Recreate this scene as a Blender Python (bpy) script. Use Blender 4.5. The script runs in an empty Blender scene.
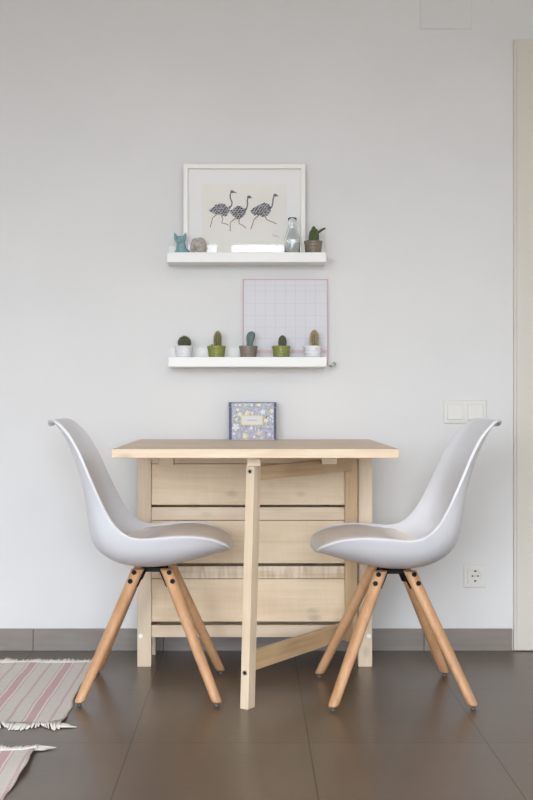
import bpy, bmesh, math, random
from mathutils import Vector, Matrix
random.seed(7)
C = bpy.context.scene.collection
PI = math.pi
H, F, VX = 0.878, 1300.0, 252.0          # camera height, focal length (pixels), vanishing point


def at(px, py, y):
    s = F / y
    return ((px - VX) / s, y, H - (py - 400) / s)


# ------------------------------------------------------------------ materials
def lin(c):
    out = []
    for v in c:
        v /= 255.0
        out.append(v / 12.92 if v <= 0.04045 else ((v + 0.055) / 1.055) ** 2.4)
    return (*out, 1.0)


def base_mat(name, rgb, rough=0.5, spec=0.5, metallic=0.0, coat=0.0):
    m = bpy.data.materials.new(name)
    m.use_nodes = True
    b = m.node_tree.nodes['Principled BSDF']
    b.inputs['Base Color'].default_value = lin(rgb)
    b.inputs['Roughness'].default_value = rough
    b.inputs['Specular IOR Level'].default_value = spec
    b.inputs['Metallic'].default_value = metallic
    b.inputs['Coat Weight'].default_value = coat
    return m


def noise_mat(name, rgb1, rgb2, scale=(20, 20, 20), rough=0.5, detail=4, bump=0.0, spec=0.5, lo=0.35, hi=0.65, nscale=1.0):
    m = base_mat(name, rgb1, rough, spec)
    nt = m.node_tree
    b = nt.nodes['Principled BSDF']
    tc = nt.nodes.new('ShaderNodeTexCoord')
    mp = nt.nodes.new('ShaderNodeMapping')
    mp.inputs['Scale'].default_value = scale
    n = nt.nodes.new('ShaderNodeTexNoise')
    n.inputs['Scale'].default_value = nscale
    n.inputs['Detail'].default_value = detail
    r = nt.nodes.new('ShaderNodeValToRGB')
    r.color_ramp.elements[0].position = lo
    r.color_ramp.elements[0].color = lin(rgb1)
    r.color_ramp.elements[1].position = hi
    r.color_ramp.elements[1].color = lin(rgb2)
    nt.links.new(tc.outputs['Object'], mp.inputs['Vector'])
    nt.links.new(mp.outputs['Vector'], n.inputs['Vector'])
    nt.links.new(n.outputs['Fac'], r.inputs['Fac'])
    nt.links.new(r.outputs['Color'], b.inputs['Base Color'])
    if bump:
        bp = nt.nodes.new('ShaderNodeBump')
        bp.inputs['Strength'].default_value = bump
        bp.inputs['Distance'].default_value = 0.002
        nt.links.new(n.outputs['Fac'], bp.inputs['Height'])
        nt.links.new(bp.outputs['Normal'], b.inputs['Normal'])
    return m


def wood_mat(name, light, dark, axis, rough=0.45, figure=0.0, knots=True):
    """pale timber: fine grain along the axis, soft broad figure, a few faint knots"""
    m = base_mat(name, light, rough, 0.4)
    nt = m.node_tree
    L = nt.links.new
    b = nt.nodes['Principled BSDF']
    tc = nt.nodes.new('ShaderNodeTexCoord')

    def noise(across, along, detail, dist=0.0):
        mp = nt.nodes.new('ShaderNodeMapping')
        sc = [across] * 3
        sc[axis] = along
        mp.inputs['Scale'].default_value = sc
        n = nt.nodes.new('ShaderNodeTexNoise')
        n.inputs['Scale'].default_value = 1.0
        n.inputs['Detail'].default_value = detail
        n.inputs['Distortion'].default_value = dist
        L(tc.outputs['Object'], mp.inputs['Vector'])
        L(mp.outputs['Vector'], n.inputs['Vector'])
        return n.outputs['Fac']
    fine = noise(130, 4, 2)
    broad = noise(13, 2.2, 2, 0.8)
    add = nt.nodes.new('ShaderNodeMath')
    add.operation = 'MULTIPLY_ADD'
    add.inputs[1].default_value = 0.28
    L(fine, add.inputs[0])
    mul = nt.nodes.new('ShaderNodeMath')
    mul.operation = 'MULTIPLY'
    mul.inputs[1].default_value = 0.72
    L(broad, mul.inputs[0])
    L(mul.outputs[0], add.inputs[2])
    fac = add.outputs[0]
    if figure:
        fg = noise(9, 45, 1, 1.0)
        a2 = nt.nodes.new('ShaderNodeMath')
        a2.operation = 'MULTIPLY_ADD'
        a2.inputs[1].default_value = figure
        L(fg, a2.inputs[0])
        sb = nt.nodes.new('ShaderNodeMath')
        sb.operation = 'SUBTRACT'
        sb.inputs[1].default_value = figure * 0.5
        L(fac, sb.inputs[0])
        L(sb.outputs[0], a2.inputs[2])
        fac = a2.outputs[0]
    r = nt.nodes.new('ShaderNodeValToRGB')
    r.color_ramp.elements[0].position = 0.36
    r.color_ramp.elements[0].color = lin(dark)
    r.color_ramp.elements[1].position = 0.6
    r.color_ramp.elements[1].color = lin(light)
    L(fac, r.inputs['Fac'])
    col = r.outputs['Color']
    if knots:
        kmp = nt.nodes.new('ShaderNodeMapping')
        ks = [11.0] * 3
        ks[axis] = 5.5
        kmp.inputs['Scale'].default_value = ks
        v = nt.nodes.new('ShaderNodeTexVoronoi')
        v.inputs['Scale'].default_value = 1.0
        L(tc.outputs['Object'], kmp.inputs['Vector'])
        L(kmp.outputs['Vector'], v.inputs['Vector'])
        kr = nt.nodes.new('ShaderNodeMapRange')
        kr.inputs['From Min'].default_value = 0.05
        kr.inputs['From Max'].default_value = 0.17
        kr.inputs['To Min'].default_value = 0.75
        kr.inputs['To Max'].default_value = 0.0
        L(v.outputs['Distance'], kr.inputs['Value'])
        mx = nt.nodes.new('ShaderNodeMix')
        mx.data_type = 'RGBA'
        L(kr.outputs['Result'], mx.inputs['Factor'])
        L(col, mx.inputs[6])
        mx.inputs[7].default_value = lin(tuple(int(c * 0.86) for c in dark))
        col = mx.outputs[2]
    L(col, b.inputs['Base Color'])
    return m


def glass_mat(name, tint=(255, 255, 255), refl=0.04, edge=0.5):
    """thin clear glass: see-through with fresnel reflections"""
    m = bpy.data.materials.new(name)
    m.use_nodes = True
    nt = m.node_tree
    nt.nodes.clear()
    o = nt.nodes.new('ShaderNodeOutputMaterial')
    t = nt.nodes.new('ShaderNodeBsdfTransparent')
    t.inputs['Color'].default_value = lin(tint)
    g = nt.nodes.new('ShaderNodeBsdfGlossy')
    g.inputs['Roughness'].default_value = 0.02
    f = nt.nodes.new('ShaderNodeLayerWeight')      # facing: the same from both sides of the sheet
    pw = nt.nodes.new('ShaderNodeMath')
    pw.operation = 'POWER'
    pw.inputs[1].default_value = 4.0
    mx = nt.nodes.new('ShaderNodeMixShader')
    ml = nt.nodes.new('ShaderNodeMath')
    ml.operation = 'MULTIPLY_ADD'
    ml.inputs[1].default_value = edge
    ml.inputs[2].default_value = refl
    nt.links.new(f.outputs['Facing'], pw.inputs[0])
    nt.links.new(pw.outputs[0], ml.inputs[0])
    nt.links.new(ml.outputs[0], mx.inputs['Fac'])
    nt.links.new(t.outputs[0], mx.inputs[1])
    nt.links.new(g.outputs[0], mx.inputs[2])
    nt.links.new(mx.outputs[0], o.inputs['Surface'])
    return m


def clear_glass(name):
    m = base_mat(name, (250, 252, 252), 0.0, 0.5)
    b = m.node_tree.nodes['Principled BSDF']
    b.inputs['Transmission Weight'].default_value = 1.0
    b.inputs['IOR'].default_value = 1.46
    return m


def floor_mat():
    m = base_mat('brown_floor_tile', (98, 88, 81), 0.3, 0.5)
    nt = m.node_tree
    L = nt.links.new
    b = nt.nodes['Principled BSDF']
    tc = nt.nodes.new('ShaderNodeTexCoord')
    sep = nt.nodes.new('ShaderNodeSeparateXYZ')
    L(tc.outputs['Object'], sep.inputs[0])

    def line(sock, off, period, width):
        a = nt.nodes.new('ShaderNodeMath')
        a.operation = 'SUBTRACT'
        a.inputs[1].default_value = off
        L(sock, a.inputs[0])
        p = nt.nodes.new('ShaderNodeMath')
        p.operation = 'PINGPONG'
        p.inputs[1].default_value = period / 2
        L(a.outputs[0], p.inputs[0])
        lt = nt.nodes.new('ShaderNodeMath')
        lt.operation = 'LESS_THAN'
        lt.inputs[1].default_value = width / 2
        L(p.outputs[0], lt.inputs[0])
        fl = nt.nodes.new('ShaderNodeMath')
        fl.operation = 'DIVIDE'
        fl.inputs[1].default_value = period
        L(a.outputs[0], fl.inputs[0])
        ff = nt.nodes.new('ShaderNodeMath')
        ff.operation = 'FLOOR'
        L(fl.outputs[0], ff.inputs[0])
        return lt.outputs[0], ff.outputs[0]
    lx, ix = line(sep.outputs['X'], -0.31, 0.456, 0.0034)
    ly, iy = line(sep.outputs['Y'], 3.94, 0.61, 0.0038)
    mxn = nt.nodes.new('ShaderNodeMath')
    mxn.operation = 'MAXIMUM'
    L(lx, mxn.inputs[0])
    L(ly, mxn.inputs[1])
    cmb = nt.nodes.new('ShaderNodeCombineXYZ')
    L(ix, cmb.inputs[0])
    L(iy, cmb.inputs[1])
    wn = nt.nodes.new('ShaderNodeTexWhiteNoise')
    L(cmb.outputs[0], wn.inputs['Vector'])
    n = nt.nodes.new('ShaderNodeTexNoise')
    n.inputs['Scale'].default_value = 4.0
    n.inputs['Detail'].default_value = 2
    fm = nt.nodes.new('ShaderNodeMapping')
    fm.inputs['Location'].default_value = (3.7, 1.9, 0.4)
    L(tc.outputs['Object'], fm.inputs['Vector'])
    L(fm.outputs['Vector'], n.inputs['Vector'])
    ad = nt.nodes.new('ShaderNodeMath')
    ad.operation = 'MULTIPLY_ADD'
    ad.inputs[1].default_value = 0.25
    L(wn.outputs['Value'], ad.inputs[0])
    n2 = nt.nodes.new('ShaderNodeTexNoise')
    n2.inputs['Scale'].default_value = 45.0
    n2.inputs['Detail'].default_value = 3
    L(tc.outputs['Object'], n2.inputs['Vector'])
    a2 = nt.nodes.new('ShaderNodeMath')
    a2.operation = 'MULTIPLY_ADD'
    a2.inputs[1].default_value = 0.45
    L(n2.outputs['Fac'], a2.inputs[0])
    sc_ = nt.nodes.new('ShaderNodeMath')
    sc_.operation = 'MULTIPLY_ADD'
    sc_.inputs[1].default_value = 0.7
    sc_.inputs[2].default_value = -0.08
    L(n.outputs['Fac'], sc_.inputs[0])
    L(sc_.outputs[0], a2.inputs[2])
    L(a2.outputs[0], ad.inputs[2])
    r = nt.nodes.new('ShaderNodeValToRGB')
    r.color_ramp.elements[0].position = 0.0
    r.color_ramp.elements[0].color = lin((80, 66, 55))
    r.color_ramp.elements[1].position = 1.0
    r.color_ramp.elements[1].color = lin((108, 92, 78))
    L(ad.outputs[0], r.inputs['Fac'])
    mix = nt.nodes.new('ShaderNodeMix')
    mix.data_type = 'RGBA'
    L(mxn.outputs[0], mix.inputs['Factor'])
    L(r.outputs['Color'], mix.inputs[6])
    mix.inputs[7].default_value = lin((40, 34, 30))
    L(mix.outputs[2], b.inputs['Base Color'])
    return m


def rug_mat():
    m = base_mat('striped_cotton', (190, 185, 178), 0.95, 0.1)
    nt = m.node_tree
    L = nt.links.new
    b = nt.nodes['Principled BSDF']
    tc = nt.nodes.new('ShaderNodeTexCoord')
    sep = nt.nodes.new('ShaderNodeSeparateXYZ')
    L(tc.outputs['Object'], sep.inputs[0])
    n = nt.nodes.new('ShaderNodeTexNoise')
    n.inputs['Scale'].default_value = 6
    L(tc.outputs['Object'], n.inputs['Vector'])
    w = nt.nodes.new('ShaderNodeMath')
    w.operation = 'MULTIPLY_ADD'
    w.inputs[1].default_value = 0.010
    L(n.outputs['Fac'], w.inputs[0])
    L(sep.outputs['X'], w.inputs[2])
    a = nt.nodes.new('ShaderNodeMath')
    a.operation = 'ADD'
    a.inputs[1].default_value = 0.608 - 0.005
    L(w.outputs[0], a.inputs[0])
    p = nt.nodes.new('ShaderNodeMath')
    p.operation = 'PINGPONG'
    p.inputs[1].default_value = 0.0585
    L(a.outputs[0], p.inputs[0])
    dv = nt.nodes.new('ShaderNodeMath')
    dv.operation = 'DIVIDE'
    dv.inputs[1].default_value = 0.0585
    L(p.outputs[0], dv.inputs[0])
    r = nt.nodes.new('ShaderNodeValToRGB')
    cr = r.color_ramp
    cr.interpolation = 'CONSTANT'
    pink, pale, ground = lin((214, 184, 184)), lin((234, 229, 224)), lin((224, 219, 213))
    cr.elements[0].position = 0.0
    cr.elements[0].color = pink
    cr.elements[1].position = 0.2
    cr.elements[1].color = pale
    for pos, col in ((0.29, lin((216, 192, 192))), (0.36, ground), (0.93, lin((214, 190, 190)))):
        e = cr.elements.new(pos)
        e.color = col
    L(dv.outputs[0], r.inputs['Fac'])
    # woven speckle
    mp = nt.nodes.new('ShaderNodeMapping')
    mp.inputs['Scale'].default_value = (60, 350, 60)
    n2 = nt.nodes.new('ShaderNodeTexNoise')
    n2.inputs['Scale'].default_value = 1
    L(tc.outputs['Object'], mp.inputs[0])
    L(mp.outputs[0], n2.inputs['Vector'])
    mr = nt.nodes.new('ShaderNodeMapRange')
    mr.inputs['To Min'].default_value = 0.8
    mr.inputs['To Max'].default_value = 1.15
    L(n2.outputs['Fac'], mr.inputs['Value'])
    mx = nt.nodes.new('ShaderNodeMix')
    mx.data_type = 'RGBA'
    mx.blend_type = 'MULTIPLY'
    mx.inputs['Factor'].default_value = 1
    L(r.outputs['Color'], mx.inputs[6])
    L(mr.outputs['Result'], mx.inputs[7])
    L(mx.outputs[2], b.inputs['Base Color'])
    bp = nt.nodes.new('ShaderNodeBump')
    bp.inputs['Strength'].default_value = 0.5
    bp.inputs['Distance'].default_value = 0.002
    L(n2.outputs['Fac'], bp.inputs['Height'])
    L(bp.outputs['Normal'], b.inputs['Normal'])
    return m


BL, BD = (230, 210, 184), (216, 192, 162)
M = dict(
    wall=noise_mat('white_wall_paint', (226, 226, 226), (229, 229, 229), (3, 3, 3), 0.75, spec=0.3),
    ceiling=base_mat('ceiling_paint', (228, 228, 228), 0.9),
    skirting=noise_mat('skirting_tile', (132, 124, 117), (142, 134, 127), (7, 7, 40), 0.4),
    grout=base_mat('dark_grout', (98, 91, 86), 0.8),
    casing=base_mat('cream_lacquer', (218, 213, 203), 0.45),
    white_lacquer=base_mat('white_lacquer', (233, 233, 231), 0.35),
    frame_white=base_mat('frame_white', (240, 239, 234), 0.4),
    plastic=base_mat('switch_plastic', (228, 227, 223), 0.28),
    dark_hole=base_mat('black_plastic', (24, 23, 23), 0.45),
    metal=base_mat('brushed_steel', (170, 170, 168), 0.3, metallic=1.0),
    cap=base_mat('white_cap', (250, 250, 246), 0.5),
    edge_shade=base_mat('painted_edge_shade', (219, 219, 219), 0.8),  # grey that stands in for shadow around the cover plate
    glide=base_mat('grey_glide', (92, 90, 88), 0.4),
    black_metal=base_mat('black_steel', (17, 17, 18), 0.6, 0.25),
    birch_x=wood_mat('birch_lengthwise', BL, BD, 0),
    birch_z=wood_mat('birch_upright', BL, BD, 2),
    birch_figured=wood_mat('birch_figured', (236, 219, 195), (204, 176, 144), 0, figure=0.45),
    birch_panel=wood_mat('birch_panel', (238, 216, 185), (224, 198, 164), 0, figure=0.12),
    birch_brown_x=wood_mat('birch_tan', (208, 178, 138), (184, 152, 113), 0),
    birch_brown_z=wood_mat('birch_tan_upright', (208, 178, 138), (182, 150, 112), 2),
    beech=wood_mat('beech_leg', (206, 162, 122), (184, 138, 98), 2, rough=0.4, knots=False),
    shell=base_mat('white_shell_plastic', (233, 234, 239), 0.38),
    pad=noise_mat('taupe_pad', (240, 233, 226), (245, 238, 231), (90, 90, 90), 0.6, bump=0.05, spec=0.3),
    floor=floor_mat(),
    rug=rug_mat(),
    fringe=base_mat('cotton_fringe', (220, 215, 208), 0.95, 0.1),
    mount=base_mat('white_mount', (242, 242, 243), 0.8, 0.2),
    paper=base_mat('print_paper', (240, 238, 233), 0.85, 0.2),
    feathers=noise_mat('pale_feathers', (150, 150, 156), (196, 196, 198), (300, 300, 300), 0.9, spec=0.1),
    dark_ink=base_mat('dark_ink', (46, 50, 60), 0.9, 0.1),
    ink=noise_mat('grey_ink', (92, 92, 98), (130, 128, 130), (250, 250, 250), 0.9, spec=0.1),
    leg_ink=base_mat('pinkish_ink', (168, 146, 138), 0.9, 0.1),
    pane=glass_mat('clear_pane', refl=0.05),
    window_pane=glass_mat('window_glass', refl=0.03),
    bottle=clear_glass('bottle_glass'),
    planner=base_mat('planner_sheet', (220, 220, 226), 0.6),
    planner_line=base_mat('planner_grey_lines', (210, 207, 215), 0.7),
    planner_pink=base_mat('planner_pink', (214, 172, 178), 0.7),
    planner_band=noise_mat('planner_pink_band', (214, 180, 186), (226, 208, 214), (500, 500, 500), 0.7),
    pot_white=base_mat('white_glaze', (232, 232, 236), 0.25),
    pot_green=base_mat('green_glaze', (138, 145, 76), 0.25),
    pot_taupe=base_mat('taupe_glaze', (134, 124, 112), 0.25),
    pot_brown=base_mat('brown_glaze', (128, 117, 103), 0.25),
    soil=noise_mat('potting_soil', (60, 48, 38), (90, 76, 62), (300, 300, 300), 0.95),
    cactus_dark=noise_mat('dark_cactus', (66, 72, 50), (92, 96, 70), (260, 260, 260), 0.7),
    cactus_olive=noise_mat('olive_cactus', (78, 84, 46), (110, 110, 66), (260, 260, 120), 0.7),
    cactus_blue=noise_mat('blue_cactus', (84, 108, 104), (112, 136, 126), (220, 220, 220), 0.6),
    cactus_tan=noise_mat('tan_cactus', (116, 108, 78), (150, 138, 104), (300, 300, 200), 0.8),
    cactus_green=noise_mat('green_cactus', (56, 70, 40), (86, 102, 58), (200, 200, 200), 0.55),
    spine_tan=base_mat('tan_spines', (206, 194, 160), 0.8),
    spine_dark=base_mat('straw_spines', (150, 140, 108), 0.8),
    bud=base_mat('pink_bud', (186, 124, 122), 0.6),
    teal=noise_mat('teal_glaze', (116, 156, 162), (140, 176, 180), (90, 90, 90), 0.4),
    stone=noise_mat('grey_stone', (160, 155, 145), (196, 191, 181), (130, 130, 130), 0.7, bump=0.2),
    box_blue=noise_mat('periwinkle_print', (148, 151, 170), (194, 196, 206), (120, 120, 120), 0.5),
    box_navy=noise_mat('navy_print', (40, 46, 84), (74, 80, 116), (160, 160, 160), 0.45),
    cream=base_mat('cream_print', (236, 228, 184), 0.6),
    white_print=base_mat('white_print', (226, 228, 236), 0.6),
    peach_print=base_mat('peach_print', (224, 200, 186), 0.6),
    yellow=base_mat('yellow_border', (228, 208, 122), 0.5),
    label_grey=base_mat('label_grey', (222, 220, 220), 0.6),
    text_grey=base_mat('label_writing', (160, 156, 156), 0.7),
    hook=base_mat('grey_hook', (150, 160, 154), 0.35, metallic=0.4),
)


# ------------------------------------------------------------------ mesh helpers
def tag(o, label=None, cat=None, group=None, kind=None):
    if label:
        o['label'] = label
    if cat:
        o['category'] = cat
    if group:
        o['group'] = group
    if kind:
        o['kind'] = kind
    return o


def thing(name, label, cat, loc=(0, 0, 0), rz=0.0, group=None):
    o = bpy.data.objects.new(name, None)
    o.empty_display_size = 0.05
    C.objects.link(o)
    o.location = loc
    o.rotation_euler = (0, 0, rz)
    return tag(o, label, cat, group)


def obj(name, bm, mats, parent=None, smooth=False, bevel=0.0, seg=2):
    bmesh.ops.recalc_face_normals(bm, faces=bm.faces)
    me = bpy.data.meshes.new(name)
    bm.to_mesh(me)
    bm.free()
    if not isinstance(mats, (list, tuple)):
        mats = [mats]
    for m in mats:
        me.materials.append(m)
    if smooth:
        for p in me.polygons:
            p.use_smooth = True
    o = bpy.data.objects.new(name, me)
    C.objects.link(o)
    if parent:
        o.parent = parent
    if bevel:
        b = o.modifiers.new('edge', 'BEVEL')
        b.width = bevel
        b.segments = seg
        b.limit_method = 'ANGLE'
        b.angle_limit = math.radians(40)
    return o


def box(bm, x0, x1, y0, y1, z0, z1, mi=0):
    vs = [bm.verts.new(p) for p in ((x0, y0, z0), (x1, y0, z0), (x1, y1, z0), (x0, y1, z0),
                                    (x0, y0, z1), (x1, y0, z1), (x1, y1, z1), (x0, y1, z1))]
    for f in ((0, 3, 2, 1), (4, 5, 6, 7), (0, 1, 5, 4), (1, 2, 6, 5), (2, 3, 7, 6), (3, 0, 4, 7)):
        bm.faces.new([vs[i] for i in f]).material_index = mi
    return vs


def hexa(bm, bottom, top, mi=0):
    """solid between two quads given in the same order"""
    a = [bm.verts.new(p) for p in bottom]
    b = [bm.verts.new(p) for p in top]
    bm.faces.new(a[::-1]).material_index = mi
    bm.faces.new(b).material_index = mi
    for i in range(4):
        j = (i + 1) % 4
        bm.faces.new((a[i], a[j], b[j], b[i])).material_index = mi


def lathe(bm, prof, n=32, cx=0, cy=0, mi=0, cap0=True, cap1=True):
    rings = []
    for r, z in prof:
        rings.append([bm.verts.new((cx + r * math.cos(2 * PI * k / n), cy + r * math.sin(2 * PI * k / n), z)) for k in range(n)])
    for a, b in zip(rings, rings[1:]):
        for k in range(n):
            f = bm.faces.new((a[k], a[(k + 1) % n], b[(k + 1) % n], b[k]))
            f.material_index = mi
            f.smooth = True
    if cap0:
        bm.faces.new(rings[0][::-1]).material_index = mi
    if cap1:
        bm.faces.new(rings[-1]).material_index = mi


def tube(bm, pts, rads, n=10, mi=0):
    pts = [Vector(p) for p in pts]
    rings = []
    for i, p in enumerate(pts):
        d = (pts[min(i + 1, len(pts) - 1)] - pts[max(i - 1, 0)]).normalized()
        ref = Vector((0, 0, 1)) if abs(d.z) < 0.9 else Vector((1, 0, 0))
        u = d.cross(ref).normalized()
        v = d.cross(u)
        r = rads[i] if isinstance(rads, (list, tuple)) else rads
        rings.append([bm.verts.new(p + (u * math.cos(2 * PI * k / n) + v * math.sin(2 * PI * k / n)) * r) for k in range(n)])
    for a, b in zip(rings, rings[1:]):
        for k in range(n):
            f = bm.faces.new((a[k], a[(k + 1) % n], b[(k + 1) % n], b[k]))
            f.material_index = mi
            f.smooth = True
    bm.faces.new(rings[0][::-1]).material_index = mi
    bm.faces.new(rings[-1]).material_index = mi


def cyl(bm, p, d, r, h, n=16, mi=0):
    d = Vector(d).normalized()
    p = Vector(p)
    tube(bm, [p, p + d * h], r, n, mi)


def ellipsoid(bm, c, r, mi=0, rot=None, n=16):
    mt = Matrix.Translation(c) @ (rot or Matrix.Identity(4)) @ Matrix.Diagonal((*r, 1))
    res = bmesh.ops.create_uvsphere(bm, u_segments=n, v_segments=n // 2 + 2, radius=1, matrix=mt)
    for v in res['verts']:
        for f in v.link_faces:
            f.material_index = mi
            f.smooth = True


def interp(tab, t):
    """Catmull-Rom through a table of tuples"""
    n = len(tab) - 1
    i = min(int(t), n - 1)
    f = t - i
    p = [tab[max(0, min(n, k))] for k in (i - 1, i, i + 1, i + 2)]
    return [0.5 * (2 * b + (c - a) * f + (2 * a - 5 * b + 4 * c - d) * f * f + (3 * b - a - 3 * c + d) * f ** 3)
            for a, b, c, d in zip(*p)]


def children(o):
    return [c for c in bpy.data.objects if c.parent == o]


def copy_tree(o, parent=None):
    c = o.copy()
    C.objects.link(c)
    c.parent = parent
    for ch in children(o):
        copy_tree(ch, c)
    return c


# ------------------------------------------------------------------ the room
WY = 4.56                       # visible wall
X0, X1, YB, ZC = -3.2, 2.1, -1.2, 2.62
bm = bmesh.new(); box(bm, X0 - .1, X1 + .1, YB - .1, WY + .1, -0.05, 0)
tag(obj('floor', bm, M['floor']), kind='structure')
bm = bmesh.new(); box(bm, X0 - .1, X1 + .1, YB - .1, WY + .1, ZC, ZC + .05)
tag(obj('ceiling', bm, M['ceiling']), kind='structure')
bm = bmesh.new(); box(bm, X0, X1, WY, WY + .1, 0, ZC)
tag(obj('wall_back', bm, M['wall']), kind='structure')
bm = bmesh.new(); box(bm, X0 - .1, X0, YB - .1, WY + .1, 0, ZC)
tag(obj('wall_left', bm, M['wall']), kind='structure')
bm = bmesh.new(); box(bm, X1, X1 + .1, YB - .1, WY + .1, 0, ZC)
tag(obj('wall_right', bm, M['wall']), kind='structure')
# wall behind the camera with a wide balcony window
WX0, WX1, WZ0, WZ1 = -2.3, 0.95, 0.12, 2.30
bm = bmesh.new()
box(bm, X0, WX0, YB - .1, YB, 0, ZC)
box(bm, WX1, X1, YB - .1, YB, 0, ZC)
box(bm, WX0, WX1, YB - .1, YB, 0, WZ0)
box(bm, WX0, WX1, YB - .1, YB, WZ1, ZC)
tag(obj('wall_front', bm, M['wall']), kind='structure')
bm = bmesh.new()
fw = 0.03
for a, b in ((WX0, WX0 + fw), (WX1 - fw, WX1), (-0.275, -0.158), (-1.25, -1.205)):
    box(bm, a, b, YB - .08, YB - .03, WZ0, WZ1)
box(bm, WX0 + fw, WX1 - fw, YB - .079, YB - .031, WZ0, WZ0 + fw)
box(bm, WX0 + fw, WX1 - fw, YB - .079, YB - .031, WZ1 - fw, WZ1)
win = tag(obj('window_1', bm, M['white_lacquer']), kind='structure')
bm = bmesh.new(); box(bm, WX0 + fw, WX1 - fw, YB - .057, YB - .053, WZ0 + fw, WZ1 - fw)
obj('window_pane', bm, M['window_pane'], win)

# tiled skirting on the visible wall with joints that follow the floor grid
bm = bmesh.new()
xs = [X0] + [-0.31 + .456 * k for k in range(-6, 3)] + [0.912]
for a, b in zip(xs, xs[1:]):
    box(bm, a + .0012, b - .0012, WY - .010, WY, 0, .077)
    if b < 0.9:
        box(bm, b - .0012, b + .0012, WY - .0085, WY, 0, .0765, 1)
tag(obj('baseboard_back', bm, [M['skirting'], M['grout']], bevel=.0012), kind='structure')

# door casing at the right edge of the view
DZ = 2.138
bm = bmesh.new()
box(bm, .9155, .9245, WY - .018, WY, .003, DZ)
box(bm, .9245, .9945, WY - .020, WY, .003, DZ)
box(bm, .995, 1.80, WY - .016, WY, DZ - .075, DZ)
box(bm, 1.80, 1.88, WY - .02, WY, .003, DZ)
door = tag(obj('door_1', bm, M['casing'], bevel=.0015), kind='structure')
bm = bmesh.new(); box(bm, .997, 1.798, WY - .012, WY, .008, DZ - .078)
obj('door_leaf', bm, M['casing'], door, bevel=.001)
bm = bmesh.new()
cyl(bm, (1.06, WY - .012, 1.02), (0, -1, 0), .024, .008, 24)
cyl(bm, (1.06, WY - .02, 1.02), (0, -1, 0), .009, .04, 16)
tube(bm, [(1.052, WY - .058, 1.02), (1.12, WY - .058, 1.02), (1.17, WY - .055, 1.02)], .008, 12)
obj('door_handle', bm, M['metal'], door)

# ------------------------------------------------------------------ wall fittings
bx0, _, bz0 = at(420.5, 29, WY)
bx1 = at(471, 0, WY)[0]
t = thing('junction_box_cover', 'square white cover plate flush on the wall high above the light switch', 'cover plate', ((bx0 + bx1) / 2, WY, bz0))
hw = (bx1 - bx0) / 2
bm = bmesh.new(); box(bm, -hw, hw, -.004, 0, 0, 2 * hw)
obj('plate', bm, M['wall'], t, bevel=.001)
bm = bmesh.new(); box(bm, -hw - .0022, hw + .0022, -.0012, 0, -.0022, 2 * hw + .0022)
obj('edge_shade', bm, M['edge_shade'], t)  # thin grey rim: the plate's outline shadow put in as colour
for sx in (-1, 1):
    for z in (.012, 2 * hw - .012):
        bm = bmesh.new()
        cyl(bm, (sx * (hw - .012), -.004, z), (0, -1, 0), .0035, .0008, 12)
        obj('screw', bm, M['wall'], t)

sx0, _, sz1 = at(443.4, 400.3, WY)
t = thing('light_switch', 'white double light switch on the wall behind the right chair back', 'light switch', (sx0 + .0755, WY, sz1 - .081))
bm = bmesh.new(); box(bm, -.0755, .0755, -.008, 0, 0, .081)
obj('cover_frame', bm, M['plastic'], t, bevel=.003)
for cx in (-.0355, .0355):
    bm = bmesh.new()
    w, h = .0275, .0275
    zc = .0405
    hexa(bm, [(cx - w, -.008, zc - h), (cx + w, -.008, zc - h), (cx + w, -.008, zc + h), (cx - w, -.008, zc + h)],
         [(cx - w + .001, -.0145, zc - h + .001), (cx + w - .001, -.0145, zc - h + .001), (cx + w - .001, -.0105, zc + h - .001), (cx - w + .001, -.0105, zc + h - .001)])
    obj('rocker', bm, M['plastic'], t, bevel=.001)
    bm = bmesh.new()
    for a, b, c, d in ((cx - w - .0025, cx + w + .0025, zc - h - .0025, zc - h), (cx - w - .0025, cx + w + .0025, zc + h, zc + h + .0025),
                       (cx - w - .0025, cx - w, zc - h, zc + h), (cx + w, cx + w + .0025, zc - h, zc + h)):
        box(bm, a, b, -.0095, -.008, c, d)
    obj('rocker_surround', bm, M['plastic'], t)

ox0, _, oz1 = at(463.4, 564.2, WY)
t = thing('power_socket', 'white round-pin wall socket low on the wall beside the right chair', 'socket', (ox0 + .04, WY, oz1 - .081))
zc = .0405
bm = bmesh.new(); box(bm, -.040, .040, -.006, 0, 0, .081)
obj('cover_frame', bm, M['plastic'], t, bevel=.003)
bm = bmesh.new()
n = 40
prev = None
ro = [(.0275, -.0105), (.0215, -.0105), (.0200, -.0098), (.0195, -.0064)]
rings = []
sq = [Vector((max(-1, min(1, 1.35 * math.cos(2 * PI * k / n))) * .0275, -.006, zc + max(-1, min(1, 1.35 * math.sin(2 * PI * k / n))) * .0275)) for k in range(n)]
rings.append([bm.verts.new(p) for p in sq])
rings.append([bm.verts.new((p.x * .97, -.0105, zc + (p.z - zc) * .97)) for p in sq])
for r, y in ro[1:]:
    rings.append([bm.verts.new((r * math.cos(2 * PI * k / n), y, zc + r * math.sin(2 * PI * k / n))) for k in range(n)])
for a, b in zip(rings, rings[1:]):
    for k in range(n):
        bm.faces.new((a[k], a[(k + 1) % n], b[(k + 1) % n], b[k]))
bm.faces.new(rings[-1])
obj('insert', bm, M['plastic'], t)
for sx in (-1, 1):
    bm = bmesh.new(); cyl(bm, (sx * .0095, -.0062, zc), (0, -1, 0), .0032, .0008, 14)
    obj('pin_hole', bm, M['dark_hole'], t)
for sz in (-1, 1):
    bm = bmesh.new(); box(bm, -.0036, .0036, -.0088, -.0062, zc + sz * .0175 - .0028, zc + sz * .0175 + .0028)
    obj('earth_clip', bm, M['dark_hole'], t)
bm = bmesh.new(); cyl(bm, (0, -.0062, zc), (0, -1, 0), .0022, .0012, 12)
obj('screw', bm, M['metal'], t)

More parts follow.
